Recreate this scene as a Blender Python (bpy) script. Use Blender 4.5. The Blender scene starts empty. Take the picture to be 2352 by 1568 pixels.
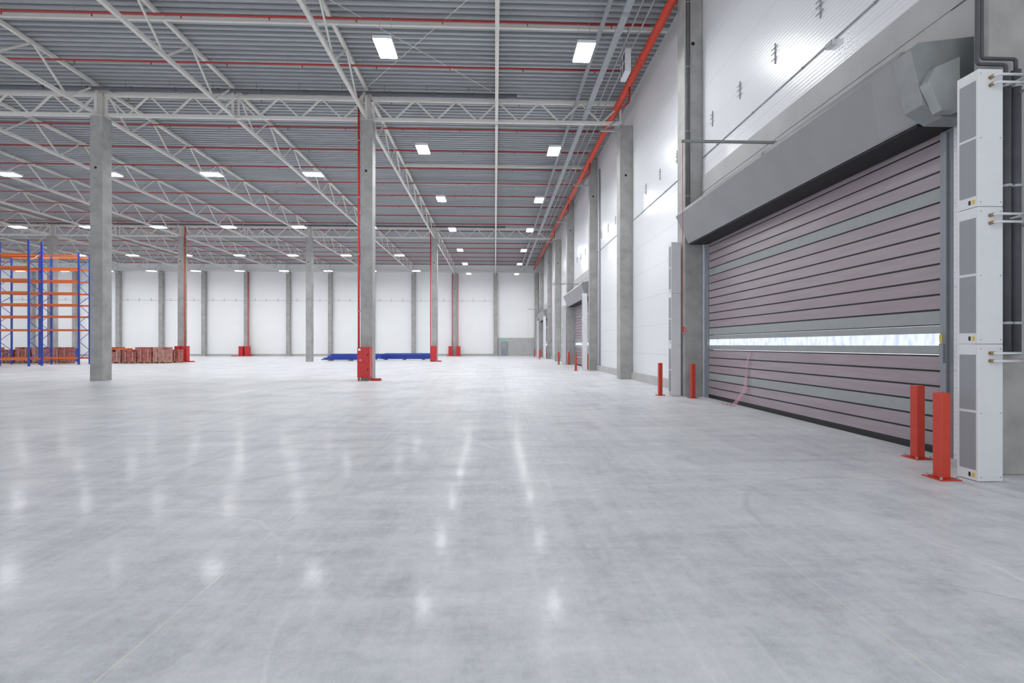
import bpy, bmesh, math, random
from mathutils import Vector, Matrix
random.seed(4)
S = bpy.context.scene
COL = S.collection
S.view_settings.view_transform = 'Standard'
PI = math.pi
ORD = ['first', 'second', 'third', 'fourth', 'fifth', 'sixth', 'seventh', 'eighth', 'ninth', 'tenth', 'eleventh', 'twelfth', 'thirteenth',
       'fourteenth', 'fifteenth', 'sixteenth', 'seventeenth', 'eighteenth', 'nineteenth', 'twentieth', 'twenty-first', 'twenty-second']

# ------------------------------------------------------------------ helpers
class MB:
    def __init__(s):
        s.v = []; s.f = []
    def box(s, x0, x1, y0, y1, z0, z1):
        n = len(s.v)
        s.v += [(x0,y0,z0),(x1,y0,z0),(x1,y1,z0),(x0,y1,z0),(x0,y0,z1),(x1,y0,z1),(x1,y1,z1),(x0,y1,z1)]
        s.f += [[n+i for i in q] for q in ((3,2,1,0),(4,5,6,7),(0,1,5,4),(1,2,6,5),(2,3,7,6),(3,0,4,7))]
        return s
    def prism_y(s, pts, y0, y1):          # polygon in x,z pulled along y
        n = len(s.v); k = len(pts)
        s.v += [(x, y0, z) for x, z in pts] + [(x, y1, z) for x, z in pts]
        s.f.append([n+i for i in range(k)]); s.f.append([n+k+i for i in reversed(range(k))])
        for i in range(k):
            j = (i+1) % k
            s.f.append([n+i, n+j, n+k+j, n+k+i])
        return s
    def bar(s, p, q, w, h):
        p = Vector(p); q = Vector(q); d = (q-p).normalized()
        up = Vector((0,0,1)) if abs(d.z) < .95 else Vector((1,0,0))
        a = d.cross(up).normalized(); b = a.cross(d).normalized()
        n = len(s.v)
        for e in (p, q):
            for i, j in ((-1,-1),(1,-1),(1,1),(-1,1)):
                s.v.append(tuple(e + a*i*w/2 + b*j*h/2))
        s.f += [[n+i for i in t] for t in ((3,2,1,0),(4,5,6,7),(0,1,5,4),(1,2,6,5),(2,3,7,6),(3,0,4,7))]
        return s
    def tube(s, pts, r, n=10):
        pts = [Vector(p) for p in pts]; m = len(s.v); K = len(pts)
        a = None
        for i, p in enumerate(pts):
            t = (pts[min(i+1, K-1)] - pts[max(i-1, 0)]).normalized()
            if a is None:
                up = Vector((0,0,1)) if abs(t.z) < .9 else Vector((1,0,0))
                a = t.cross(up).normalized()
            else:
                a = (a - t*a.dot(t)).normalized()
            b = t.cross(a)
            for k in range(n):
                g = 2*PI*k/n
                s.v.append(tuple(p + a*r*math.cos(g) + b*r*math.sin(g)))
        for i in range(K-1):
            for k in range(n):
                k2 = (k+1) % n
                s.f.append([m+i*n+k, m+i*n+k2, m+(i+1)*n+k2, m+(i+1)*n+k])
        s.f.append([m+k for k in reversed(range(n))]); s.f.append([m+(K-1)*n+k for k in range(n)])
        return s
    def mesh(s, name, mat, smooth=False):
        me = bpy.data.meshes.new(name)
        me.from_pydata(s.v, [], s.f)
        bm = bmesh.new(); bm.from_mesh(me); bmesh.ops.recalc_face_normals(bm, faces=bm.faces); bm.to_mesh(me); bm.free()
        me.materials.append(mat)
        if smooth:
            for p in me.polygons: p.use_smooth = len(p.vertices) == 4
        return me
    def build(s, name, mat, parent=None, smooth=False, bevel=0):
        me = s.mesh(name, mat, smooth)
        o = bpy.data.objects.new(name, me); COL.objects.link(o)
        if parent: o.parent = parent
        if bevel:
            b = o.modifiers.new('edge', 'BEVEL'); b.width = bevel; b.segments = 2; b.limit_method = 'ANGLE'
        return o
def put(name, me, parent, loc):           # one more small part sharing a mesh
    o = bpy.data.objects.new(name, me); COL.objects.link(o); o.parent = parent; o.location = loc
    return o

def fillet(pts, r, k=4):
    pts = [Vector(p) for p in pts]; out = [pts[0]]
    for i in range(1, len(pts)-1):
        a = (pts[i-1]-pts[i]).normalized()*r + pts[i]; c = (pts[i+1]-pts[i]).normalized()*r + pts[i]
        for j in range(k+1):
            t = j/k
            out.append(a*(1-t)**2 + pts[i]*2*t*(1-t) + c*t*t)
    return out + [pts[-1]]

def tag(o, label=None, cat=None, group=None, kind=None):
    if label: o['label'] = label
    if cat: o['category'] = cat
    if group: o['group'] = group
    if kind: o['kind'] = kind
    return o
def empty(name, loc, label=None, cat=None, group=None, rz=0):
    o = bpy.data.objects.new(name, None); COL.objects.link(o); o.location = loc; o.rotation_euler = (0,0,rz)
    o.empty_display_size = .2
    return tag(o, label, cat, group)
def copy_tree(o, parent=None, skip=()):
    c = o.copy(); COL.objects.link(c)
    if parent: c.parent = parent
    for ch in list(o.children):
        if ch.name.split('.')[0] in skip: continue
        copy_tree(ch, c, skip)
    return c

# ------------------------------------------------------------------ materials
def base_mat(name):
    m = bpy.data.materials.new(name); m.use_nodes = True
    nt = m.node_tree; b = nt.nodes['Principled BSDF']
    return m, nt, b
def N(nt, t, **kw):
    n = nt.nodes.new(t)
    for k, v in kw.items(): setattr(n, k, v)
    return n
def mathf(nt):
    L = nt.links.new
    def M(op, a, bb=None, cc=None):
        n = N(nt, 'ShaderNodeMath', operation=op)
        for i, x in enumerate((a, bb, cc)):
            if x is None: continue
            if isinstance(x, (int, float)): n.inputs[i].default_value = x
            else: L(x, n.inputs[i])
        return n.outputs[0]
    return M
def pm(name, c, r=.5, metal=0, ns=6, amt=.08, stretch=(1,1,1), bump=0, bs=60):
    m, nt, b = base_mat(name); L = nt.links.new
    tc = N(nt, 'ShaderNodeTexCoord'); mp = N(nt, 'ShaderNodeMapping'); mp.inputs['Scale'].default_value = stretch
    L(tc.outputs['Object'], mp.inputs['Vector'])
    no = N(nt, 'ShaderNodeTexNoise'); no.inputs['Scale'].default_value = ns; no.inputs['Detail'].default_value = 5
    L(mp.outputs['Vector'], no.inputs['Vector'])
    cr = N(nt, 'ShaderNodeValToRGB')
    cr.color_ramp.elements[0].position = .3; cr.color_ramp.elements[1].position = .7
    cr.color_ramp.elements[0].color = tuple(x*(1-amt) for x in c)+(1,)
    cr.color_ramp.elements[1].color = tuple(min(1, x*(1+amt)) for x in c)+(1,)
    L(no.outputs['Fac'], cr.inputs['Fac']); L(cr.outputs['Color'], b.inputs['Base Color'])
    b.inputs['Roughness'].default_value = r; b.inputs['Metallic'].default_value = metal
    if bump:
        n2 = N(nt, 'ShaderNodeTexNoise'); n2.inputs['Scale'].default_value = bs
        L(mp.outputs['Vector'], n2.inputs['Vector'])
        bp = N(nt, 'ShaderNodeBump'); bp.inputs['Strength'].default_value = bump; bp.inputs['Distance'].default_value = .02
        L(n2.outputs['Fac'], bp.inputs['Height']); L(bp.outputs['Normal'], b.inputs['Normal'])
    return m
def emit(name, c, s, uneven=False):
    m = bpy.data.materials.new(name); m.use_nodes = True; nt = m.node_tree
    for n in list(nt.nodes): nt.nodes.remove(n)
    e = N(nt, 'ShaderNodeEmission'); e.inputs['Color'].default_value = c+(1,); e.inputs['Strength'].default_value = s
    if uneven:                            # glazing: uneven daylight put into its own glow colour
        tc = N(nt, 'ShaderNodeTexCoord'); mp = N(nt, 'ShaderNodeMapping'); mp.inputs['Scale'].default_value = (1, 3, 1.2)
        no = N(nt, 'ShaderNodeTexNoise'); no.inputs['Scale'].default_value = 3; no.inputs['Detail'].default_value = 6
        cr = N(nt, 'ShaderNodeValToRGB'); cr.color_ramp.elements[0].position = .35; cr.color_ramp.elements[1].position = .55
        cr.color_ramp.elements[0].color = (.62,.71,.90,1); cr.color_ramp.elements[1].color = c+(1,)
        nt.links.new(tc.outputs['Object'], mp.inputs['Vector']); nt.links.new(mp.outputs['Vector'], no.inputs['Vector'])
        nt.links.new(no.outputs['Fac'], cr.inputs['Fac']); nt.links.new(cr.outputs['Color'], e.inputs['Color'])
    o = N(nt, 'ShaderNodeOutputMaterial'); nt.links.new(e.outputs[0], o.inputs['Surface'])
    return m

def floor_mat():
    m, nt, b = base_mat('polished_concrete_floor'); L = nt.links.new; M = mathf(nt)
    tc = N(nt, 'ShaderNodeTexCoord')
    def noise(scale, detail, sc=(1,1,1), rough=.55, dist=0):
        mp = N(nt, 'ShaderNodeMapping'); mp.inputs['Scale'].default_value = sc; L(tc.outputs['Object'], mp.inputs['Vector'])
        n = N(nt, 'ShaderNodeTexNoise'); n.inputs['Scale'].default_value = scale; n.inputs['Detail'].default_value = detail
        n.inputs['Roughness'].default_value = rough; n.inputs['Distortion'].default_value = dist
        L(mp.outputs['Vector'], n.inputs['Vector']); return n.outputs['Fac']
    big = noise(.5, 10, rough=.66); mid = noise(2.2, 10, rough=.72); fine = noise(70, 3); grit = noise(14, 6, rough=.75)
    stx = noise(1.1, 10, (3.6, .3, 1), .72); sty = noise(1.1, 10, (.45, 2.8, 1), .72)
    v = M('MULTIPLY', big, .24); v = M('MULTIPLY_ADD', mid, .23, v); v = M('MULTIPLY_ADD', stx, .15, v)
    v = M('MULTIPLY_ADD', sty, .19, v); v = M('MULTIPLY_ADD', fine, .06, v); v = M('MULTIPLY_ADD', grit, .13, v)
    cr = N(nt, 'ShaderNodeValToRGB')
    e = cr.color_ramp.elements
    e[0].position = .39; e[0].color = (.45, .46, .49, 1)
    e[1].position = .61; e[1].color = (.91, .91, .92, 1)
    x = e.new(.50); x.color = (.715, .725, .75, 1)
    L(v, cr.inputs['Fac'])
    sep = N(nt, 'ShaderNodeSeparateXYZ'); L(tc.outputs['Object'], sep.inputs[0])
    mask = None
    for x0 in (-1.9, 2.15, -5.55, -9.6, -13.6, -17.6):
        c = M('COMPARE', sep.outputs['X'], x0, .005)
        mask = c if mask is None else M('MAXIMUM', mask, c)
    for y0 in (5.6, 11.6, 17.6, 23.6):
        mask = M('MAXIMUM', mask, M('COMPARE', sep.outputs['Y'], y0, .005))
    mx = N(nt, 'ShaderNodeMix', data_type='RGBA'); L(M('MULTIPLY', mask, .55), mx.inputs['Factor'])
    L(cr.outputs['Color'], mx.inputs[6]); mx.inputs[7].default_value = (.92, .86, .70, 1)
    last = mx.outputs[2]
    # faint scuffs: thin ragged arcs left by tyres and by the polishing machine
    wob = M('MULTIPLY_ADD', mid, .25, -.12)
    soft = M('MULTIPLY', M('SUBTRACT', big, .42), 5.0)
    soft = M('MINIMUM', M('MAXIMUM', soft, 0.0), 1.0)
    for (cx, cy, r, w, col, amt) in ((1.15, 3.3, 2.45, .012, (.95,.95,.95,1), .6), (-4.6, 8.2, 2.9, .05, (.40,.41,.43,1), .4),
                                     (3.0, 9.5, 3.6, .03, (.95,.95,.95,1), .45), (-2.4, 6.6, 1.6, .06, (.42,.43,.45,1), .4), (-3.2, 3.1, 1.7, .014, (.95,.95,.95,1), .6),
                                     (2.75, 2.3, .85, .008, (.16,.16,.17,1), .6), (.2, 7.6, 1.9, .012, (.95,.95,.95,1), .5), (3.9, 4.2, 1.5, .03, (.42,.43,.45,1), .4)):
        cb = N(nt, 'ShaderNodeCombineXYZ'); cb.inputs[0].default_value = cx; cb.inputs[1].default_value = cy
        ds = N(nt, 'ShaderNodeVectorMath', operation='DISTANCE'); L(tc.outputs['Object'], ds.inputs[0]); L(cb.outputs[0], ds.inputs[1])
        d = M('ABSOLUTE', M('SUBTRACT', M('ADD', ds.outputs['Value'], wob), r))
        k = M('MAXIMUM', M('SUBTRACT', 1.0, M('DIVIDE', d, w*2)), 0.0)
        k = M('MULTIPLY', M('MULTIPLY', k, soft), amt)
        m2 = N(nt, 'ShaderNodeMix', data_type='RGBA'); L(k, m2.inputs['Factor']); L(last, m2.inputs[6]); m2.inputs[7].default_value = col
        last = m2.outputs[2]
    # lighter lengthwise wheel tracks
    for x0, w, amt in ((.28, .05, .32), (.62, .03, .3), (1.05, .02, .35), (-.35, .04, .25), (-3.3, .03, .25), (1.4, .015, .3)):
        d = M('ABSOLUTE', M('SUBTRACT', M('ADD', sep.outputs['X'], M('MULTIPLY', wob, .5)), x0))
        k = M('MULTIPLY', M('MULTIPLY', M('MAXIMUM', M('SUBTRACT', 1.0, M('DIVIDE', d, w)), 0.0), soft), amt)
        m2 = N(nt, 'ShaderNodeMix', data_type='RGBA'); L(k, m2.inputs['Factor']); L(last, m2.inputs[6]); m2.inputs[7].default_value = (.95,.95,.95,1)
        last = m2.outputs[2]
    L(last, b.inputs['Base Color'])
    L(M('MULTIPLY_ADD', mid, .36, .24), b.inputs['Roughness'])
    b.inputs['Specular IOR Level'].default_value = .14
    L(M('MULTIPLY', M('MAXIMUM', M('SUBTRACT', mid, .32), 0.0), .40), b.inputs['Coat Weight'])
    b.inputs['Coat Roughness'].default_value = .12
    bp = N(nt, 'ShaderNodeBump'); bp.inputs['Strength'].default_value = .05; bp.inputs['Distance'].default_value = .01
    L(fine, bp.inputs['Height']); L(bp.outputs['Normal'], b.inputs['Normal'])
    return m
def panel_mat(name, c, period, joint, r, strength, groove=.22):
    m, nt, b = base_mat(name); L = nt.links.new; M = mathf(nt)
    tc = N(nt, 'ShaderNodeTexCoord'); sep = N(nt, 'ShaderNodeSeparateXYZ'); L(tc.outputs['Object'], sep.inputs[0])
    s = M('SINE', M('MULTIPLY', sep.outputs['Z'], 2*PI/period))
    s2 = M('SMOOTH_MIN', s, .2, .3)
    bp = N(nt, 'ShaderNodeBump'); bp.inputs['Strength'].default_value = strength; bp.inputs['Distance'].default_value = .004
    L(s2, bp.inputs['Height']); L(bp.outputs['Normal'], b.inputs['Normal'])
    j = M('COMPARE', M('MODULO', sep.outputs['Z'], joint), .05, .010)
    gr = M('MULTIPLY', M('GREATER_THAN', M('MULTIPLY', s, -1.0), .88), groove)
    no = N(nt, 'ShaderNodeTexNoise'); no.inputs['Scale'].default_value = .4; L(tc.outputs['Object'], no.inputs['Vector'])
    cr = N(nt, 'ShaderNodeValToRGB'); cr.color_ramp.elements[0].color = tuple(x*.95 for x in c)+(1,); cr.color_ramp.elements[1].color = c+(1,)
    L(no.outputs['Fac'], cr.inputs['Fac'])
    mx = N(nt, 'ShaderNodeMix', data_type='RGBA'); L(M('MAXIMUM', M('MULTIPLY', j, .35 if groove else .18), gr), mx.inputs['Factor']); L(cr.outputs['Color'], mx.inputs[6])
    mx.inputs[7].default_value = tuple(x*.45 for x in c)+(1,)
    L(mx.outputs[2], b.inputs['Base Color']); b.inputs['Roughness'].default_value = r
    return m
def grille_mat():
    m, nt, b = base_mat('perforated_grille'); L = nt.links.new; M = mathf(nt)
    tc = N(nt, 'ShaderNodeTexCoord'); sep = N(nt, 'ShaderNodeSeparateXYZ'); L(tc.outputs['Object'], sep.inputs[0])
    def sq(o): return M('SINE', M('MULTIPLY', o, 2*PI/.014))
    k = M('GREATER_THAN', M('ADD', sq(sep.outputs['Y']), sq(sep.outputs['Z'])), 0.0)
    mx = N(nt, 'ShaderNodeMix', data_type='RGBA'); L(k, mx.inputs['Factor']); mx.inputs[6].default_value = (.40,.415,.44,1); mx.inputs[7].default_value = (.19,.195,.21,1)
    L(mx.outputs[2], b.inputs['Base Color']); b.inputs['Roughness'].default_value = .5
    return m
def film_mat():
    m, nt, b = base_mat('pink_plastic_film'); L = nt.links.new
    no = N(nt, 'ShaderNodeTexNoise'); no.inputs['Scale'].default_value = 9
    cr = N(nt, 'ShaderNodeValToRGB'); cr.color_ramp.elements[0].color = (.60,.26,.36,1); cr.color_ramp.elements[1].color = (.85,.5,.58,1)
    L(no.outputs['Fac'], cr.inputs['Fac']); L(cr.outputs['Color'], b.inputs['Base Color'])
    b.inputs['Alpha'].default_value = .38; b.inputs['Roughness'].default_value = .2
    return m

FLOOR = floor_mat()
WALL = panel_mat('ribbed_white_panel', (.82,.83,.855), .085, 1.18, .28, .22)
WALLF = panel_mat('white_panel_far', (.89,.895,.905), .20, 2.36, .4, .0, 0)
CONC = pm('grey_concrete', (.37,.365,.355), .75, ns=2.2, amt=.17, bump=.15, bs=40)
CONC2 = pm('precast_concrete', (.46,.46,.455), .7, ns=1.5, amt=.08, bump=.06)
DECK = pm('galvanised_deck', (.385,.405,.425), .45, ns=.6, amt=.12, stretch=(.2,2,1))
WHITE = pm('white_steel_paint', (.72,.70,.66), .45, amt=.04)
RED = pm('red_pipe_paint', (.40,.04,.034), .45, amt=.08)
REDM = pm('red_main_paint', (.66,.06,.03), .4, amt=.08)
CAB = pm('red_cabinet_enamel', (.55,.02,.022), .35, amt=.05)
BOLL = pm('orange_red_paint', (.57,.048,.024), .42, amt=.08)
LILAC = pm('lilac_filmed_slat', (.355,.29,.325), .25, ns=3, amt=.07, stretch=(1,.4,4))
GSLAT = pm('grey_slat_metal', (.33,.35,.355), .42, amt=.04)
BLACK = pm('black_rubber', (.014,.014,.016), .6)
HOOD = pm('grey_hood_steel', (.31,.305,.32), .42, ns=2, amt=.04)
PANELM = pm('grey_panel_steel', (.325,.325,.335), .4, ns=2, amt=.04)
GALV = pm('galvanised_sheet', (.265,.28,.285), .4, metal=.1, ns=5, amt=.07)
GALV2 = pm('bright_galvanised_sheet', (.35,.37,.375), .4, metal=.1, ns=5, amt=.06)
GUIDE = pm('grey_guide_steel', (.28,.30,.33), .45, amt=.05)
AWHITE = pm('white_appliance_enamel', (.72,.73,.745), .4, amt=.02)
GRILLE = grille_mat()
YEL = pm('yellow_sticker', (.75,.52,.05), .5)
LAG = pm('dark_pipe_insulation', (.075,.078,.088), .7, amt=.15)
STEEL = pm('bracket_steel', (.36,.37,.39), .5, metal=.1)
DRAIN = pm('dark_grey_pipe', (.10,.105,.115), .5)
BLUE = pm('blue_rack_paint', (.014,.055,.40), .4)
ORANGE = pm('orange_beam_paint', (.80,.16,.02), .4)
WOOD = pm('pallet_wood', (.42,.30,.18), .8, amt=.2)
BRICK = pm('red_brown_pack', (.38,.11,.085), .4, ns=3, amt=.35)
BRICK2 = pm('pale_wrapped_pack', (.42,.19,.155), .3, ns=3, amt=.3)
BRASS = pm('brass', (.35,.25,.1), .4, metal=.6)
FILM = film_mat()
LENS = emit('light_lens', (.97,.985,1.0), 136)
DAY = emit('daylight_glazing', (.86,.92,1.0), 1.1, True)
SIGN = pm('white_sign', (.85,.85,.85), .5)
GREEN = emit('green_exit_sign', (.05,.7,.3), 1.0)
TRAY = pm('zinc_tray', (.36,.38,.40), .4, metal=.3)

# ------------------------------------------------------------------ camera (17 mm, eye height 1.6 m, turned 2 degrees to the right)
cam = bpy.data.cameras.new('camera'); co = bpy.data.objects.new('camera', cam); COL.objects.link(co)
cam.sensor_width = 36; cam.lens = 36*1110/2352; cam.shift_y = 8/2352; cam.clip_end = 300
co.location = (0, 0, 1.6); co.rotation_euler = (PI/2, 0, -math.radians(2.01)); S.camera = co

# ------------------------------------------------------------------ world
w = bpy.data.worlds.new('overcast'); S.world = w; w.use_nodes = True
w.node_tree.nodes['Background'].inputs[0].default_value = (.93,.96,1,1); w.node_tree.nodes['Background'].inputs[1].default_value = 1.65

# ------------------------------------------------------------------ setting
XW = 6.45
tag(MB().box(-82, 7.2, -6, 73, -.25, 0).build('floor', FLOOR), kind='structure')
DY = (0, 24.5, 49)
wall = MB().box(6.82, 7.05, -6, 5.925, 0, 13.36); y = 5.925
for d in DY:
    wall.box(XW, XW+.25, y, 6.58+d, 0, 13.36); wall.box(XW, XW+.25, 6.58+d, 14.74+d, 6.8, 13.36); y = 14.74+d
wall.box(XW, XW+.25, y, 71.5, 0, 13.36)
tag(wall.build('wall_right', WALL), kind='structure')
tag(MB().box(-82, XW+.25, 71.5, 71.75, 0, 13.36).build('wall_far', WALLF), kind='structure')
for i, d in enumerate(DY):
    t = MB().box(6.40, 6.7, 6.58+d, 14.74+d, 4.92, 6.28); t.box(6.415, 6.7, 6.58+d, 14.74+d, 6.28, 6.31); t.box(6.40, 6.7, 6.58+d, 14.74+d, 6.31, 6.8)
    if i == 0: t.box(6.40, 6.448, 5.93, 6.58, 4.92, 6.28); t.box(6.40, 6.448, 5.93, 6.58, 6.31, 6.8)
    tag(t.build('trim_%d' % (i+1), CONC2), 'precast concrete lintel above the roller door', kind='structure')
bb = MB()
for d0, d1 in ((15.45, 22.45), (23.1, 30.2), (39.95, 46.9), (47.6, 54.7), (64.4, 70.9)):
    bb.box(6.36, XW, d0, d1, 0, .34)
tag(bb.build('baseboard_right', CONC2), kind='structure')
bf = MB()
for k in range(12):
    x1 = .07-6*k-.3
    bf.box(x1-5.4, x1, 71.42, 71.5, 0, .3)
tag(bf.build('baseboard_far', CONC2), kind='structure')
tf = MB().box(.36, .85, 71.4, 71.5, 0, 2.65); tf.box(1.95, 5.8, 71.4, 71.5, 0, 2.65); tf.box(.85, 1.95, 71.4, 71.5, 2.1, 2.65)
tag(tf.build('trim_4', CONC2), kind='structure')
dr = MB().box(.9, 1.9, 71.42, 71.48, 0, 2.06).build('door_1', GUIDE); tag(dr, kind='structure')
MB().box(1.0, 1.5, 71.40, 71.42, 1.1, 1.9).build('door_pane', STEEL, dr)
MB().box(1.72, 1.82, 71.36, 71.42, 1.0, 1.05).build('door_handle', BLACK, dr)
tag(MB().box(1.15, 1.6, 71.36, 71.4, 2.25, 2.45).build('exit_sign', GREEN), 'small green exit sign above the far door', 'sign')
# roof deck: trapezoid sheet, ribs run across the hall
me = MB(); y = -6; prof = []
while y < 71.6:
    prof += [(y, 13.36), (y+.12, 13.36), (y+.15, 13.51), (y+.27, 13.51)]; y += .30
for yy, z in prof: me.v += [(-80, yy, z), (XW+.7, yy, z)]
for i in range(len(prof)-1): me.f.append([2*i, 2*i+1, 2*i+3, 2*i+2])
tag(me.build('ceiling', DECK), kind='structure')

# ------------------------------------------------------------------ columns
def column(x0, x1, y0, y1, h, label, group=None, cap=True):
    r = empty('concrete_column', ((x0+x1)/2, (y0+y1)/2, 0), label, 'column', group)
    a, b = (x1-x0)/2, (y1-y0)/2
    MB().box(-a, a, -b, b, 0, h).build('shaft', CONC, r, bevel=.02)
    MB().tube([(-.02, -b-.004, h-2.35), (-.02, -b+.05, h-2.35)], .06, 12).build('lifting_hole', BLACK, r)
    if cap:
        c = MB().box(-a+.03, a-.03, -b+.03, b-.03, h, h+.04); c.box(-.12, .12, -.12, .12, h+.04, 13.3)
        c.build('steel_head', WHITE, r)
    return r
AX = -5.87; YC = (22.57, 47.27)
RX = [AX-12*i for i in range(6)]
names1 = ['free standing concrete column with red riser pipe and single red cabinet, nearest the camera', 'thick free standing concrete column at the left, nearest of all on that side']
for i in range(2):
    column(RX[i]-.275, RX[i]+.275, YC[0]-.275, YC[0]+.275, 11.9, names1[i])
names2 = ['concrete column with red riser in the middle distance beside the blue pile right end', 'bare concrete column in the middle distance between the two with red risers',
          'concrete column with red riser at the right end of the wrapped pallets', 'concrete column standing behind the blue and orange racking']
for i in range(4):
    column(RX[i]-.275, RX[i]+.275, YC[1]-.275, YC[1]+.275, 11.9, names2[i])
wc = [(5.72, 5.92, 6.06), (14.8, 15.4, 5.88), (22.45, 23.05, 5.85), (30.25, 30.65, 5.95), (39.3, 39.9, 5.88), (46.95, 47.55, 5.85), (54.75, 55.15, 5.95), (63.8, 64.4, 5.88)]
wl = ['concrete wall column behind the nearest air curtain at the right edge', 'concrete wall column at the far jamb of the nearest roller door', 'concrete wall column between the first two roller doors, bare white wall either side',
      'concrete wall column at the near jamb of the second roller door', 'concrete wall column at the far jamb of the second roller door', 'concrete wall column halfway between the second and third roller doors',
      'concrete wall column at the near jamb of the third roller door', 'concrete wall column at the far jamb of the third roller door']
for (y0, y1, x0), l in zip(wc, wl):
    h = 11.9 if 22 < y0 < 24 or 46 < y0 < 48 else 13.3
    column(x0, XW-.005 if x0 != 6.06 else 6.815, y0, y1, h, l, cap=False)
for k in range(-1, 13):
    x = .07-6*k
    if k == -1: x = 6.1
    lab = 'concrete column in the far right corner' if k == -1 else ('concrete column on the far wall beside the small grey door' if k == 0 else 'concrete column on the far wall, %s to the left of the small door' % ORD[k])
    column(x-.27, x+.27, 70.95, 71.4, 12.2, lab, 'columns along the far wall', cap=False)

# ------------------------------------------------------------------ trusses
def make_truss(L, n, H, w):
    r = empty('roof_truss', (0,0,0), '', 'truss')
    MB().box(-w/2, w/2, 0, L, 0, w).build('bottom_chord', WHITE, r)
    MB().box(-w/2, w/2, 0, L, H-w, H).build('top_chord', WHITE, r)
    st = L/n
    for i in range(n):
        a, b = (H-w*.6, w*.6) if i % 2 == 0 else (w*.6, H-w*.6)
        MB().bar((0, i*st+.03, a), (0, (i+1)*st-.03, b), w*.45, w*.5).build('diagonal', WHITE, r)
    for yy in (.05, L-.05):
        MB().box(-w*.3, w*.3, yy-.04, yy+.04, w, H-w).build('end_post', WHITE, r)
    return r
def tlabel(k): return ['directly above the aisle', 'over the nearest riser column', 'third from the right wall', 'over the thick left column'][k] if k < 4 else '%s line from the right wall' % ORD[k+1]
long_near = make_truss(24.3, 16, 1.42, .135)
for sname, ys, ks in (('nearest', -1.93, range(0, 4)), ('middle', 22.77, range(0, 8)), ('farthest', 47.47, range(0, 13))):
    if sname == 'farthest':
        proto = make_truss(23.45, 16, 1.42, .125); fresh = True
    elif sname == 'nearest':
        proto = long_near; fresh = True
    else:
        proto = long_near; fresh = False
    for k in ks:
        o = proto if fresh else copy_tree(proto); fresh = False
        o.location = (.07 if k == 0 else AX-6*(k-1), ys, 11.92)
        tag(o, 'white lattice truss running lengthwise, %s span, %s' % (sname, tlabel(k)), 'truss', 'lengthwise roof trusses')
cross = make_truss(11.6, 12, 1.05, .135); fresh = True
bay = ['from right wall to riser column', 'between riser column and left column', 'left of the thick left column', '', '']
bay2 = ['from right wall to first column', 'between first and second column', 'between second and third column', 'over the pallets', 'over the blue racking']
for nm, yc, cnt in (('near', YC[0], 3), ('middle distance', YC[1], 5)):
    for i in range(cnt):
        o = cross if fresh else copy_tree(cross); fresh = False
        o.location = (RX[i]+11.8, yc, 11.95); o.rotation_euler = (0, 0, PI/2)
        if i == 0: o.location.x = 5.95
        tag(o, 'white cross truss of the %s row, %s' % (nm, (bay if nm == 'near' else bay2)[i]), 'truss', 'cross trusses on the columns')
tag(MB().box(-76, 5.8, 70.98, 71.12, 12.22, 12.42).build('edge_beam', WHITE), 'white steel edge beam across the top of the far wall', 'beam')
for k, (yy, x0, zz) in enumerate(((17.5, -24, 13.12), (31.2, AX, 13.12), (34.6, AX, 13.12))):
    tag(MB().box(x0, 6.3, yy-.05, yy+.05, zz-.06, zz+.06).build('roof_strut', WHITE),
        ['white horizontal strut across the roof nearest the camera', 'white horizontal strut over the aisle just beyond the near cross truss', 'second white horizontal strut over the aisle beyond the near cross truss'][k], 'strut')
for a, b, l in (((-5.7, 21.9, 13.2), (0, 15.2, 13.2), 'thin white bracing rod rising toward the right above the aisle'), ((-5.7, 16.2, 13.15), (0, 22.2, 13.15), 'thin white bracing rod crossing down toward the right above the aisle')):
    tag(MB().tube([a, b], .012, 6).build('bracing_rod', WHITE), l, 'rod')

# ------------------------------------------------------------------ sprinkler pipes
HEAD = MB().tube([(0,0,-.02), (0,0,-.13)], .022, 6).mesh('sprinkler_head', RED)
HANG = MB().tube([(0,0,.03), (0,0,.36)], .008, 4).mesh('hanger', STEEL)
for i in range(19):
    yy = 17.1+2.87*i
    x0 = max(-74, -1.06*yy-3)
    r = empty('sprinkler_pipe', (5.55, yy, 13.02), 'red sprinkler pipe running across under the roof, %s from the camera' % ORD[i], 'pipe', 'red cross pipes under the roof')
    MB().tube([(0,0,0), (x0-5.55,0,0)], .04, 8).build('pipe', RED, r, True)
    x = -1.4
    while x > x0-5.55:
        put('sprinkler_head', HEAD, r, (x,0,0)); put('hanger', HANG, r, (x-.6,0,0)); x -= 3.0 if i < 6 else 6.0
r = empty('sprinkler_main', (5.72, 2, 12.72), 'thick red sprinkler main running along the top of the right wall', 'pipe')
MB().tube([(0,0,0), (0,68.6,0)], .145, 16).build('pipe', REDM, r, True)
COUP = MB().tube([(0,0,0), (0,.12,0)], .165, 16).mesh('coupling', REDM, True); HH = MB().tube([(0,0,.13), (0,0,.66)], .015, 5).mesh('hanger', STEEL)
v = 4.5
while v < 68:
    put('coupling', COUP, r, (0,v,0)); put('hanger', HH, r, (0,v+1,0)); v += 6
DROP = MB().tube(fillet([(0,0,-.1), (0,0,-.8), (-.42,0,-1.1)], .15), .04, 8).mesh('drop_pipe', RED, True)
for yy in (18.4, 27.0, 35.6, 44.2): put('drop_pipe', DROP, r, (0,yy,0))
CLAMP = MB().box(-.06, .06, -.06, .06, 0, .05).mesh('clamp', STEEL)
def riser(x, y, z1, label):
    r = empty('riser_pipe', (x, y, 0), label, 'pipe')
    MB().tube([(0,0,0), (0,0,z1)], .05, 12).build('pipe', REDM, r, True)
    for k in range(1, 5): put('clamp', CLAMP, r, (0,0,z1*(k+.2)/5))
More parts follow.
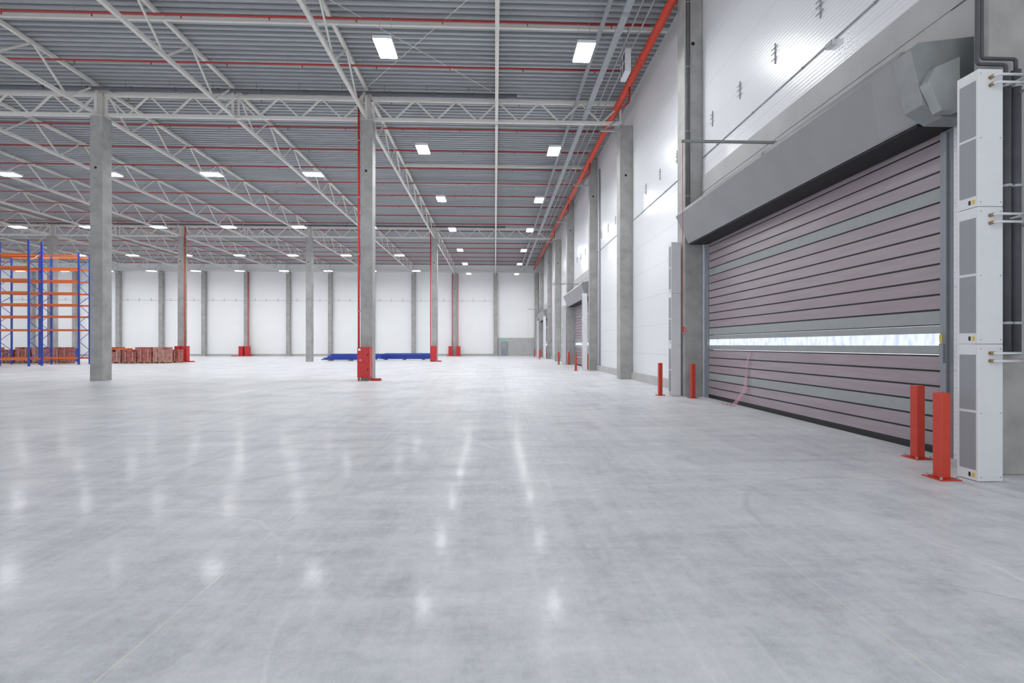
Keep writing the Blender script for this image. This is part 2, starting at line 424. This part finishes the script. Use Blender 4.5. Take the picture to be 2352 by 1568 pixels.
riser(-6.235, 22.36, 13.0, 'red riser pipe on the left edge of the nearest cabinet column')
riser(-6.235, 47.08, 12.9, 'red riser pipe on the middle distance column beside the blue pile')
riser(-29.49, 47.08, 12.9, 'red riser pipe on the column beside the wrapped pallets')
riser(-6.27, 70.87, 12.0, 'left one of two red risers on the far wall beyond the blue pile')
riser(-5.42, 70.87, 12.0, 'right one of two red risers on the far wall beyond the blue pile')
riser(-35.5, 70.85, 12.0, 'red riser pipe on the far wall above the leftmost red cabinets')

def text_mesh(s, size, mat, parent, loc, rot):
    c = bpy.data.curves.new('number', 'FONT'); c.body = s; c.size = size; c.align_x = 'CENTER'
    t = bpy.data.objects.new('tmp_text', c); COL.objects.link(t); bpy.context.view_layer.update()
    me = bpy.data.meshes.new_from_object(t.evaluated_get(bpy.context.evaluated_depsgraph_get()))
    bpy.data.objects.remove(t); me.materials.clear(); me.materials.append(mat)
    o = bpy.data.objects.new('number', me); COL.objects.link(o); o.parent = parent; o.location = loc; o.rotation_euler = rot
    return o
def cabinet(x0, x1, y0, y1, z0, z1, label, number=None):
    r = empty('fire_hose_cabinet', ((x0+x1)/2, y1, 0), label, 'cabinet')
    a = (x1-x0)/2; d = y1-y0
    MB().box(-a, a, -d, 0, z0, z1).build('body', CAB, r, bevel=.01)
    zm = z0+(z1-z0)*.5
    for q0, q1 in ((z0+.03, zm-.012), (zm+.012, z1-.03)):
        dd = MB().box(-a+.03, a-.03, -d-.012, -d, q0, q1).build('door', CAB, r, bevel=.004)
        MB().box(a-.1, a-.06, -d-.03, -d-.012, (q0+q1)/2-.05, (q0+q1)/2+.05).build('handle', BLACK, dd)
    if z0 > .03:
        for sx in (-a+.03, a-.07): MB().box(sx, sx+.04, -d+.03, -d+.07, 0, z0).build('foot', CAB, r)
    if number:
        MB().box(-a+.04, -a+.15, -d-.016, -d-.012, z1-.16, z1-.06).build('sign', SIGN, r)
        text_mesh(number, .13, SIGN, r, (-a+.13, -d-.016, zm+.05), (PI/2, 0, 0))
    return r
cabinet(-6.15, -5.60, 21.8, 22.285, .15, 1.5, 'red fire hose cabinet at the foot of the nearest free standing column', '13')
cabinet(-6.14, -5.62, 46.52, 46.985, .05, 1.5, 'red fire hose cabinet at the foot of the middle distance column by the blue pile')
cabinet(-30.12, -29.6, 46.5, 46.98, .05, 1.5, 'left red fire cabinet at the column beside the wrapped pallets')
cabinet(-29.52, -29.0, 46.5, 46.98, .05, 1.5, 'right red fire cabinet at the column beside the wrapped pallets')
cabinet(-6.75, -6.2, 70.35, 70.8, .02, 1.42, 'left red cabinet of the pair on the far wall beyond the blue pile')
cabinet(-5.6, -5.05, 70.35, 70.8, .02, 1.42, 'right red cabinet of the pair on the far wall beyond the blue pile')
cabinet(-36.6, -36.0, 70.3, 70.75, .02, 1.42, 'leftmost red cabinet of the pair on the far wall above the low red tray')
cabinet(-35.7, -35.1, 70.3, 70.75, .02, 1.42, 'second red cabinet from the left on the far wall above the low red tray')
for x, yy, wd, l in ((-5.35, 22.0, .42, 'low red steel foot plate beside the nearest fire cabinet'), (-5.35, 46.8, .4, 'low red steel foot plate beside the middle distance column'),
                  (-28.65, 46.6, .6, 'low red steel foot plate beside the column by the pallets'), (-5.9, 69.9, 2.1, 'low red tray on the floor before the right pair of far cabinets'), (-35.9, 69.8, 2.8, 'low red tray on the floor before the left pair of far cabinets')):
    r = empty('floor_guard', (x, yy, 0), l, 'floor guard')
    MB().box(-wd/2, wd/2, -.25, .25, 0, .02).build('base_plate', CAB, r)
    MB().box(-wd/2, wd/2, -.05, .05, .02, .10).build('rail', CAB, r)
    MB().box(-wd/2, -wd/2+.06, -.2, -.05, .02, .07).build('lug', CAB, r)

# ------------------------------------------------------------------ ceiling lights
def make_light(wx, wy):
    r = empty('ceiling_light', (0,0,0))
    MB().box(-wx/2-.03, wx/2+.03, -wy/2-.03, wy/2+.03, .015, .11).build('housing', AWHITE, r)
    MB().box(-wx/2, wx/2, -wy/2, wy/2, 0, .014).build('lens', LENS, r)
    for sx in (-1, 1): MB().tube([(sx*wx*.35, 0, .11), (sx*wx*.35, 0, 2.30)], .006, 4).build('suspension_wire', STEEL, r)
    return r
la = make_light(.52, 1.0); fresh = True
for side, X in (('left', -3.5), ('right', 2.88)):
    for i, yy in enumerate((15.6, 23.6, 31.6, 39.9, 48.5, 56.6, 64.5)):
        o = la if fresh else copy_tree(la); fresh = False
        o.location = (X, yy, 11.06)
        tag(o, 'bright panel light in the %s row over the aisle, %s from the camera' % (side, ORD[i]), 'ceiling light', 'lights over the aisle')
lb = make_light(.95, .56); fresh = True
for j, (d, n) in enumerate(((26.9, 4), (38.9, 6), (51.2, 8), (62.0, 10))):
    for k in range(n):
        X = -10.1-5.65*k
        o = lb if fresh else copy_tree(lb); fresh = False
        o.location = (X, d-X*.035, 11.06)
        tag(o, 'wide panel light, %s cross row from the camera, %s from the right' % (ORD[j], ORD[k]), 'ceiling light', 'lights over the left halls')

# ------------------------------------------------------------------ roller doors
W, H = 7.7, 4.83
def make_door():
    r = empty('roller_door', (6.55, 6.8, 0))
    P = .225; lil = MB(); greys = []
    def slat(z): return MB().prism_y([(-.030, z+.004), (-.034, z+.008), (-.034, z+P-.026), (-.030, z+P-.023), (.02, z+P-.023), (.02, z+.004)], 0, W)
    zs = [(.1+P*k, k == 2) for k in range(6)] + [(1.9+P*k, k in (0, 8)) for k in range(13)]
    for z, g in zs:
        s = slat(z)
        if g: greys.append(s)
        else:
            n = len(lil.v); lil.v += s.v; lil.f += [[i+n for i in f] for f in s.f]
    lil.build('slat_curtain', LILAC, r)
    for s in greys: tag(s.build('grey_slat', GSLAT, r), 'bare grey slat')
    f = MB().box(-.034, .02, 0, W, 1.458, 1.59).box(-.034, .02, 0, W, 1.77, 1.885).box(-.03, .02, 0, .015, 1.59, 1.77).box(-.03, .02, W-.015, W, 1.59, 1.77)
    f.build('window_frame', GSLAT, r)
    MB().box(-.026, .01, .015, W-.015, 1.59, 1.77).build('window_strip', DAY, r)
    MB().box(-.022, .015, 0, W, .1, 1.45).box(-.022, .015, 0, W, 1.89, H).build('slat_joints', BLACK, r)
    MB().box(-.05, .05, 0, W, .0, .1).build('bottom_seal', BLACK, r, bevel=.01)
    for y0 in (-.2, W):
        MB().box(-.09, .1, y0, y0+.2, 0, H).box(-.13, -.09, y0+.06, y0+.12, 0, H-.2).build('guide_rail', GUIDE, r, bevel=.006)
    g = lambda X: X-6.55
    MB().prism_y([(g(5.92), 4.70), (g(5.53), 5.52), (g(5.62), 5.66), (g(6.395), 5.78), (g(6.395), 4.86), (g(6.05), 4.86), (g(6.05), 4.74)], -.30, 7.82).build('hood', HOOD, r, bevel=.008)
    MB().box(g(5.94), g(6.49), -.2, 7.8, 4.672, 4.70).box(g(6.44), g(6.56), -.2, 7.8, 4.835, 4.915).build('soffit_shade', BLACK, r)  # black soffit for the shade under the hood; added header strip stops light leaking
    a = Vector((g(5.92), 0, 4.70)); b = Vector((g(5.53), 0, 5.52)); nrm = Vector((-.90, 0, -.43)).normalized()*.012
    pl = MB()
    q = [a+(b-a)*.03+Vector((0,-.30,0)), a+(b-a)*.97+Vector((0,-.30,0)), a+(b-a)*.97+Vector((0,.14,0)), a+(b-a)*.03+Vector((0,.41,0))]
    pl.v = [tuple(x) for x in q] + [tuple(x+nrm) for x in q]
    pl.f = [[0,1,2,3],[7,6,5,4],[0,4,5,1],[1,5,6,2],[2,6,7,3],[3,7,4,0]]
    pl.build('access_panel', PANELM, r)
    mc = MB().prism_y([(g(5.49), 5.50), (g(5.56), 5.18), (g(5.66), 4.78), (g(5.93), 4.62), (g(6.36), 4.62), (g(6.36), 5.70), (g(5.60), 5.60)], -.60, -.31).build('motor_cover', GALV, r, bevel=.006)
    MB().prism_y([(g(5.78), 4.64), (g(5.60), 5.0), (g(5.70), 5.20), (g(6.03), 5.34), (g(6.03), 4.64)], -.74, -.605).build('motor_end_cap', GALV2, mc, bevel=.006)
    MB().box(-.17, -.09, -.13, -.07, 1.35, 1.62).build('control_box', GUIDE, r)
    MB().box(-.175, -.17, -.12, -.08, 1.64, 1.75).build('sticker', YEL, r)
    return r
door0 = make_door()
dl = ['large lilac-wrapped slatted roller door nearest the camera at the right', 'second roller door along the right wall, beyond the bare wall columns', 'farthest roller door along the right wall, only its hood and edge visible']
for i, d in enumerate(DY):
    o = door0 if i == 0 else copy_tree(door0, skip=('motor_cover',))
    o.location = (6.55, 6.8+d, 0); tag(o, dl[i], 'door', 'roller doors in the right wall')

def make_arm():
    r = empty('pull_cord_arm', (6.4, 10.3, 6.0))
    MB().box(-2.38, -.02, -.025, .025, -.025, .025).build('arm', GALV, r)
    MB().box(-.02, -.0, -.1, .1, -.1, .1).build('wall_plate', GALV, r)
    MB().tube([(-2.35,0,-.025), (-2.35,0,-4.05)], .006, 6).build('cord', BOLL, r)
    h = MB().tube([(-2.35,0,-4.0), (-2.33,.02,-4.12)], .025, 8); h.tube(fillet([(-2.35,0,-4.0), (-2.27,0,-4.06), (-2.3,0,-4.16), (-2.36,0,-4.2)], .04), .008, 6)
    h.build('handle', BOLL, r)
    return r
arm = make_arm()
for i, d in enumerate(DY):
    o = arm if i == 0 else copy_tree(arm)
    o.location = (6.4, 10.3+d, 6.0)
    tag(o, 'grey steel arm with hanging red pull cord above the %s roller door' % ['nearest', 'second', 'farthest'][i], 'pull cord', 'pull cord arms over the doors')

# ------------------------------------------------------------------ air curtains
def make_air():
    r = empty('air_curtain', (0,0,0)); w_, d_, h_ = .30, .26, 1.605
    MB().box(0, w_, 0, d_, .002, h_-.002).build('body', AWHITE, r, bevel=.006)
    for z0, z1 in ((.13, .80), (.83, 1.48)):
        MB().box(-.004, .0, .03, .225, z0, z1).build('grille', GRILLE, r)
    MB().box(-.003, .0, .04, .07, .04, .09).build('warning_sticker', YEL, r)
    MB().box(-.003, .0, .09, .115, .04, .09).build('info_sticker', BLACK, r)
    sc = MB().tube([(0, -.004, 0), (0, 0, 0)], .008, 6).mesh('screw', STEEL)
    for zz in (.05, .8, 1.55):
        for xx in (.03, .27): put('screw', sc, r, (xx, 0, zz))
    return r
air = make_air(); fresh = True
stk = [((5.63, 5.44, 0), 'near side of the nearest roller door'), ((5.52, 14.95, 0), 'far side of the nearest roller door'),
       ((5.45, 29.95, 0), 'near side of the second roller door'), ((5.52, 39.45, 0), 'far side of the second roller door'),
       ((5.45, 54.45, 0), 'near side of the farthest roller door'), ((5.52, 63.95, 0), 'far side of the farthest roller door')]
near_units = []
for (p, l) in stk:
    for k in range(3):
        o = air if fresh else copy_tree(air); fresh = False
        o.location = (p[0], p[1], p[2]+.005+1.606*k)
        if p[1] < 6: near_units.append(o)
        tag(o, '%s white air curtain unit at the %s' % (['lowest', 'middle', 'topmost'][k], l), 'air curtain', 'stacked white air curtains')
for u in near_units:                      # feed pipes across the front of each near unit
    for z in (1.50, 1.41):
        p = MB().tube(fillet([(.14, -.005, z), (.14, -.08, z), (.425, -.08, z)], .04), .015, 10).build('feed_pipe', AWHITE, u, True)
        MB().tube([(.14, -.002, z), (.14, -.05, z)], .02, 10).build('valve', BRASS, p, True)
# pipework at the near stack
PCL = MB().tube([(0,0,0), (0,0,.03)], .058, 14).mesh('clamp', STEEL)
for i, (x, l) in enumerate(((6.16, 'left'), (6.285, 'right'))):
    r = empty('heating_pipe', (x, 5.62, .9), '%s dark insulated vertical pipe beside the nearest air curtain stack' % l, 'pipe')
    MB().tube([(0,0,.58), (0,0,3.95+.06*i)], .05, 14).build('lagging', LAG, r, True)
    MB().tube(fillet([(0,0,3.95+.06*i), (0,0,4.08+.07*i), (-.36-.065*i,0,4.08+.07*i), (-.36-.065*i,0,8)], .04), .02, 12).build('upper_pipe', LAG, r, True)
    for z in (.95, 2.6, 3.8): put('clamp', PCL, r, (0,0,z))
    for k in range(3):
        z = .005+1.606*k+(1.50 if i == 0 else 1.41)-.9
        e = MB().tube(fillet([(6.06-x, -.26, z), (0, -.26, z), (0, -.05, z)], .05), .015, 10).build('branch_pipe', AWHITE, r, True)
        MB().tube([(6.062-x, -.26, z), (6.09-x, -.26, z)], .02, 10).build('collar', STEEL, e, True)

# ------------------------------------------------------------------ bollards
def make_bollard():
    r = empty('bollard', (0,0,0))
    MB().box(-.06, .06, -.06, .06, .012, 1.03).build('post', BOLL, r, bevel=.012)
    MB().box(-.13, .13, -.13, .13, 0, .012).build('base_plate', BOLL, r)
    for sx in (-1, 1):
        for sy in (-1, 1): MB().tube([(sx*.1, sy*.1, .012), (sx*.1, sy*.1, .04)], .014, 6).build('bolt', STEEL, r)
    return r
bo = make_bollard(); fresh = True
bp = [((5.36, 5.62), 'nearest the camera, beside the nearest air curtain stack'), ((5.98, 6.64), 'second nearest, against the near edge of the nearest door'),
      ((5.97, 14.4), 'right of the white stack at the far edge of the nearest door'), ((5.25, 15.2), 'left of the white stack at the far edge of the nearest door')]
for i, d in enumerate(DY):
    for j, ((x, y), l) in enumerate(bp):
        o = bo if fresh else copy_tree(bo); fresh = False
        o.location = (x - (.35 if i and j == 0 else 0), y+d - (.3 if i and j == 0 else 0), 0)
        if i: l = ['at the near edge, room side', 'at the near edge, door side', 'at the far edge, door side', 'at the far edge, room side'][j] + ' of the %s roller door' % ['', 'second', 'farthest'][i]
        tag(o, 'orange-red bollard ' + l, 'bollard', 'bollards guarding the roller doors')

# ------------------------------------------------------------------ brackets, conduits, trays
def make_bracket():
    r = empty('wall_bracket', (0,0,0))
    MB().box(-.025, 0, -.013, .013, -.23, .23).build('rail', STEEL, r)
    for z in (-.12, .02, .13): MB().box(-.04, -.025, -.11, .11, z-.009, z+.009).build('arm', STEEL, r)
    return r
br = make_bracket(); fresh = True
ys = [9.35, 10.9, 12.5, 14.1, 16.9, 18.65, 20.4, 25.6, 27.3, 29.0, 32.6, 34.3, 36, 37.7, 41.5, 43.3, 45.1, 49, 50.8, 52.6]
for i, yy in enumerate(ys):
    o = br if fresh else copy_tree(br); fresh = False
    o.location = (XW, yy, 8.3 if yy < 15 else 8.25)
    tag(o, 'small galvanised bracket high on the right wall, %s from the camera' % ORD[i], 'bracket', 'brackets on the right wall')
for k in range(12):
    for q in (1.6, 3.3, 4.9):
        o = copy_tree(br); o.location = (.07-6*k-q, 71.5, 8.15); o.rotation_euler = (0, 0, PI/2)
        tag(o, 'tiny steel bracket in the row along the far wall', 'bracket', 'brackets on the far wall')
CLIP = MB().box(-.02, .02, -.015, .015, -.02, .02).mesh('clip', STEEL)
for i, (y0, y1) in enumerate(((7.0, 14.75), (15.45, 22.4), (23.1, 30.2), (40, 46.9))):
    r = empty('wall_conduit', (6.43, y0, 7.4), 'thin grey conduit along the right wall, %s bay from the camera' % ORD[i], 'conduit', 'conduits along the right wall')
    MB().tube([(0,0,0), (0,y1-y0,0)], .013, 8).build('conduit', TRAY, r, True)
    for q in range(4): put('clip', CLIP, r, (0,(y1-y0)*(q+.5)/4,0))
r = empty('wall_conduit', (0, 71.47, 8.05), 'thin grey conduit running along the far wall at bracket height', 'conduit')
for k in range(12): MB().tube([(-.25-6*k,0,0), (-5.6-6*k,0,0)], .016, 6).build('conduit', STEEL, r, True)
r = empty('junction_box', (6.38, 9.0, 7.4), 'small grey junction box on the conduit high above the nearest door', 'box')
MB().box(-.02, .07, -.1, .1, -.12, -.022).build('box', AWHITE, r); MB().box(-.03, -.02, -.09, .09, -.11, -.03).build('lid', GUIDE, r)
for i, x in enumerate((5.94, 6.02)):
    r = empty('vertical_conduit', (x, 14.777, 5.2), '%s dark vertical conduit on the column at the far jamb of the nearest door' % ['left', 'right'][i], 'conduit')
    MB().tube([(0,0,0), (0,0,8.1)], .022, 8).build('conduit', DRAIN, r, True)
    for z in (1, 3, 5, 7): put('clamp', MB().box(-.03, .03, -.03, .02, 0, .03).mesh('clamp', STEEL), r, (0,0,z))
r = empty('downpipe', (6.39, 29.4, .36), 'grey vertical pipe on the white wall before the second roller door', 'pipe')
MB().tube([(0,0,0), (0,0,12.0)], .05, 10).build('pipe', STEEL, r, True); MB().tube([(0,0,-.02), (0,0,.05)], .06, 10).build('end_collar', GUIDE, r)
DC = MB().tube([(0,0,0), (-.1,0,0)], .09, 10).mesh('coupling', DRAIN, True); DHG = MB().tube([(0,0,.07), (0,0,.38)], .008, 4).mesh('hanger', DRAIN)
for i, (yc, x1, l) in enumerate(((22.05, 1.0, 'near'), (46.75, 1.0, 'middle distance'))):
    r = empty('drain_pipe', (x1, yc, 12.98), 'dark grey drain pipe running across beside the %s cross trusses' % l, 'pipe')
    MB().tube([(0,0,0), (-30-24*i,0,0)], .07, 10).build('pipe', DRAIN, r, True)
    for q in range(1, 16+8*i):
        put('coupling', DC, r, (-q*1.9,0,0)); put('hanger', DHG, r, (-q*1.9-.3,0,0))
def tray(x, z, w_, label):
    r = empty('cable_tray', (x, 8, z), label, 'cable tray')
    for sx in (-1, 1): MB().box(sx*w_/2-.012, sx*w_/2+.012, 0, 62, 0, .07).build('side_rail', TRAY, r)
    MB().box(-w_/2+.012, w_/2-.012, 0, 62, .0, .01).build('tray_base', TRAY, r)
    hg = MB()
    for sx in (-1, 1): hg.tube([(sx*(w_/2+.02), .02, 0), (sx*(w_/2+.02), .02, 13.36-z)], .005, 4)
    hg.box(-w_/2-.03, w_/2+.03, 0, .03, -.03, 0)
    hm = hg.mesh('hanger', STEEL)
    for q in range(10): put('hanger', hm, r, (0,.98+q*6.2,0))
tray(4.15, 12.1, .20, 'wider galvanised cable tray hung between the right light row and red main')
tray(3.75, 12.75, .12, 'narrow galvanised cable tray hung just right of the right light row')
for i, x in enumerate((4.8, 5.15)):
    tag(MB().tube([(x, 8, 12.75), (x, 70, 12.75)], .03, 8).build('ceiling_conduit', TRAY, None, True), 'thin ceiling conduit %s to the red sprinkler main' % ['second nearest', 'nearest'][i], 'conduit')
r = empty('fan_unit', (4.72, 17.7, 11.5), 'white square fan unit with dark grille hung beside the red main', 'fan')
MB().box(0, .2, -.36, .36, 0, .85).build('housing', AWHITE, r, bevel=.01)
MB().box(-.006, 0, -.28, .28, .1, .75).build('grille', DRAIN, r)
MB().box(-.02, -.006, -.28, .28, .41, .44).box(-.02, -.006, -.015, .015, .1, .75).build('guard', AWHITE, r)
for yy in (-.3, .3): MB().tube([(.1, yy, .85), (.1, yy, 1.86)], .012, 6).build('rod', STEEL, r)
for i, (yc, x) in enumerate(((22.75, 5.3), (30.55, 5.4), (39.59, 5.33), (47.25, 5.3))):
    r = empty('support_bracket', (x, yc, 11.6), 'steel bracket carrying pipes from the %s wall column past the nearest door' % ORD[i], 'bracket')
    MB().box(-.35, .55, -.32, -.22, 0, .08).build('arm', GALV2, r); MB().bar((-.2, -.27, .08), (.5, -.27, .6), .05, .05).build('strut', GALV2, r)

# ------------------------------------------------------------------ racking
def rack(x_frames, y0, h, levels, label, depth=1.05):
    r = empty('pallet_rack', (x_frames[0], y0, 0), label, 'rack')
    for xf in x_frames:
        X = xf-x_frames[0]
        for yy in (0, depth):
            MB().box(X-.05, X+.05, yy-.05, yy+.05, .01, h).box(X-.09, X+.09, yy-.08, yy+.08, 0, .01).build('upright', BLUE, r)
        b = MB(); z = .4; s = 0
        while z < h-.9:
            a, c = (0, depth) if s % 2 == 0 else (depth, 0)
            b.bar((X, a, z), (X, c, z+.75), .03, .03); z += .75; s += 1
        b.build('bracing', BLUE, r)
    for i in range(len(x_frames)-1):
        lo, hi = min(x_frames[i], x_frames[i+1])-x_frames[0]+.05, max(x_frames[i], x_frames[i+1])-x_frames[0]-.05
        for z in levels:
            for yy in (0, depth):
                MB().box(lo, hi, yy-.03, yy+.03, z, z+.14).build('beam', ORANGE, r)
lev = [.45, 2.75, 3.85, 4.8, 5.75, 6.75, 7.75, 8.8]
rack([-33.9, -37.0, -40.2], 40.6, 9.15, lev, 'blue and orange empty pallet rack standing behind the taller one')
rack([-35.05, -38.2], 37.6, 9.55, [.45, 2.65, 3.65, 4.6, 5.5, 6.45, 7.4, 8.35], 'taller blue and orange empty pallet rack at the left edge')

# ------------------------------------------------------------------ pallets of goods
def make_pallet():
    r = empty('pallet', (0,0,0))
    b = MB()
    for k in range(5): b.box(-.6, .6, -.4+.165*k, -.4+.165*k+.14, .115, .14)
    b.build('deck_boards', WOOD, r)
    bl = MB().box(0, .1, 0, .12, .02, .115).mesh('block', WOOD)
    for x in (-.55, -.05, .45):
        for yy in (-.4, -.06, .28): put('block', bl, r, (x, yy, 0))
    b = MB()
    for yy in (-.4, -.06, .28): b.box(-.6, .6, yy, yy+.12, 0, .02)
    b.build('bottom_boards', WOOD, r)
    return r
def make_goods(seed, n):
    rr = random.Random(seed); b = MB(); z = .142
    r = empty('goods_bundle', (0,0,0))
    for k in range(n):
        for i in range(3):
            for j in range(2):
                jx, jy = rr.uniform(-.02, .02), rr.uniform(-.01, .01)
                if k == n-1 and rr.random() < .25: continue
                b.box(-.6+.405*i+jx, -.6+.405*i+.385+jx, -.38+.385*j+jy, -.38+.385*j+.37+jy, z, z+.205)
        z += .212
    b.build('packs', BRICK2 if seed % 3 == 1 else BRICK, r, bevel=.012)
    s = MB()
    for x in (-.3, .3): s.box(x-.012, x+.012, -.415, -.41, .15, z-.21).box(x-.012, x+.012, .415, .42, .15, z-.21)
    s.build('straps', SIGN, r)
    return r, z
pal = make_pallet(); fresh = True
spots = []
for row, yy in (('front', 43.4), ('back', 44.9)):
    for k, x in enumerate((-34.3, -33.02, -31.7, -30.4, -29.1)):
        spots.append((x, yy, 'right group, %s row, %s from the left' % (row, ORD[k])))
for k, x in enumerate((-44.2, -42.8, -41.4, -40.0)):
    spots.append((x, 44.2, 'left group behind the racking, %s from the left' % ORD[k]))
spots.append((-37.6, 43.6, 'between the racking and thick left column'))
NL = [5, 5, 5, 6, 6, 6, 5, 6, 6, 5, 6, 5, 6, 6, 6]; tops = []
for i, (x, yy, l) in enumerate(spots):
    o = pal if fresh else copy_tree(pal); fresh = False
    o.location = (x, yy, 0); tag(o, 'wooden pallet under red-brown packs, ' + l, 'pallet', 'pallets on the floor at the left')
    g, z = make_goods(i, NL[i]); g.location = (x, yy, 0); tops.append(z)
    tag(g, 'block of red-brown packs, ' + l, 'goods', 'red-brown goods at the left')
zt = max(tops[0:3])-.005
for k in range(4):
    tag(MB().box(-34.9, -31.9, 43.12+.16*k, 43.23+.16*k, zt, zt+.12).box(-34.93, -34.9, 43.11+.16*k, 43.24+.16*k, zt-.0, zt+.18).build('rack_beam', ORANGE),
        'loose orange rack beam lying on the packs, %s from the front' % ORD[k], 'beam', 'loose orange beams on the goods')
r = empty('storage_crate', (-38.9, 45.6, 0), 'blue steel crate among the goods behind the racking', 'crate')
MB().box(-.55, .55, -.4, .4, .1, .16).box(-.55, -.5, -.4, .4, .16, 1.3).box(.5, .55, -.4, .4, .16, 1.3).box(-.5, .5, -.4, -.36, .16, 1.3).box(-.5, .5, .36, .4, .16, 1.3).build('body', BLUE, r)
for sx in (-.5, .4):
    for sy in (-.38, .28): MB().box(sx, sx+.1, sy, sy+.1, 0, .1).build('foot', BLUE, r)

# ------------------------------------------------------------------ pile of blue rack frames lying on the floor
def make_frame():
    r = empty('rack_frame', (0,0,0))
    for yy in (-.5, .5): MB().box(0, 5.3, yy-.06, yy+.06, 0, .10).box(-.02, 0, yy-.08, yy+.08, -.005, .115).box(5.3, 5.32, yy-.08, yy+.08, -.005, .115).build('upright', BLUE, r)
    b = MB(); x = .3; s = 1
    while x < 4.5:
        b.bar((x, -.44*s, .05), (x+.75, .44*s, .05), .05, .05); x += .75; s = -s
    b.build('bracing', BLUE, r)
    return r
fr = make_frame(); fresh = True
for pi, (x, yy, rz) in enumerate(((-17.3, 49.6, .0), (-12.4, 52.3, .02))):
    for q in range(3):
        tag(MB().box(x+.6+2.0*q, x+.75+2.0*q, yy-.75, yy+.75, 0, .1).build('timber_batten', WOOD), 'timber batten under the %s blue frame pile, %s from the left' % (['left', 'right'][pi], ORD[q]), 'batten', 'battens under the blue frames')
    for k in range(5):
        o = fr if fresh else copy_tree(fr); fresh = False
        o.location = (x+random.uniform(-.1, .1)+.22*k*(1-.3*pi), yy+random.uniform(-.05, .05), .106+.125*k); o.rotation_euler = (0, 0, rz+random.uniform(-.008, .008))
        tag(o, 'blue rack frame lying flat in the %s pile, %s from the bottom' % (['left', 'right'][pi], ORD[k]), 'rack frame', 'blue rack frames piled on the floor')

# ------------------------------------------------------------------ loose film at the door foot
fm = MB(); K = 40
for i in range(K):
    t = i/(K-1); z = 1.5*(1-t)**1.25+.025; wd = .015+.11*t+.02*math.sin(t*13)
    xx = 6.485-.05*t-.30*max(0, t-.55)**1.3*2+.015*math.sin(t*22); yy = 12.05+.42*t+.04*math.sin(t*7)
    for k in range(7):
        u = k/3-1
        fm.v.append((xx-.03*t*math.cos(u*7+t*5), yy+wd*u, z+.01*math.sin(u*5)*t))
for j in range(1, 9):
    t = j/8
    for k in range(7):
        u = k/3-1
        fm.v.append((6.2-.16*t+.03*math.sin(k*2+j), 12.47+(.12+.22*t)*u+.03*math.sin(j*2), .025+.035*abs(math.sin(k*1.7+j*1.9))))
for i in range(K+7):
    for k in range(6): fm.f.append([7*i+k, 7*i+k+1, 7*i+8+k, 7*i+7+k])
tag(fm.build('plastic_film', FILM, smooth=True), 'torn strip of pink plastic film hanging at the foot of the nearest roller door', 'plastic film')
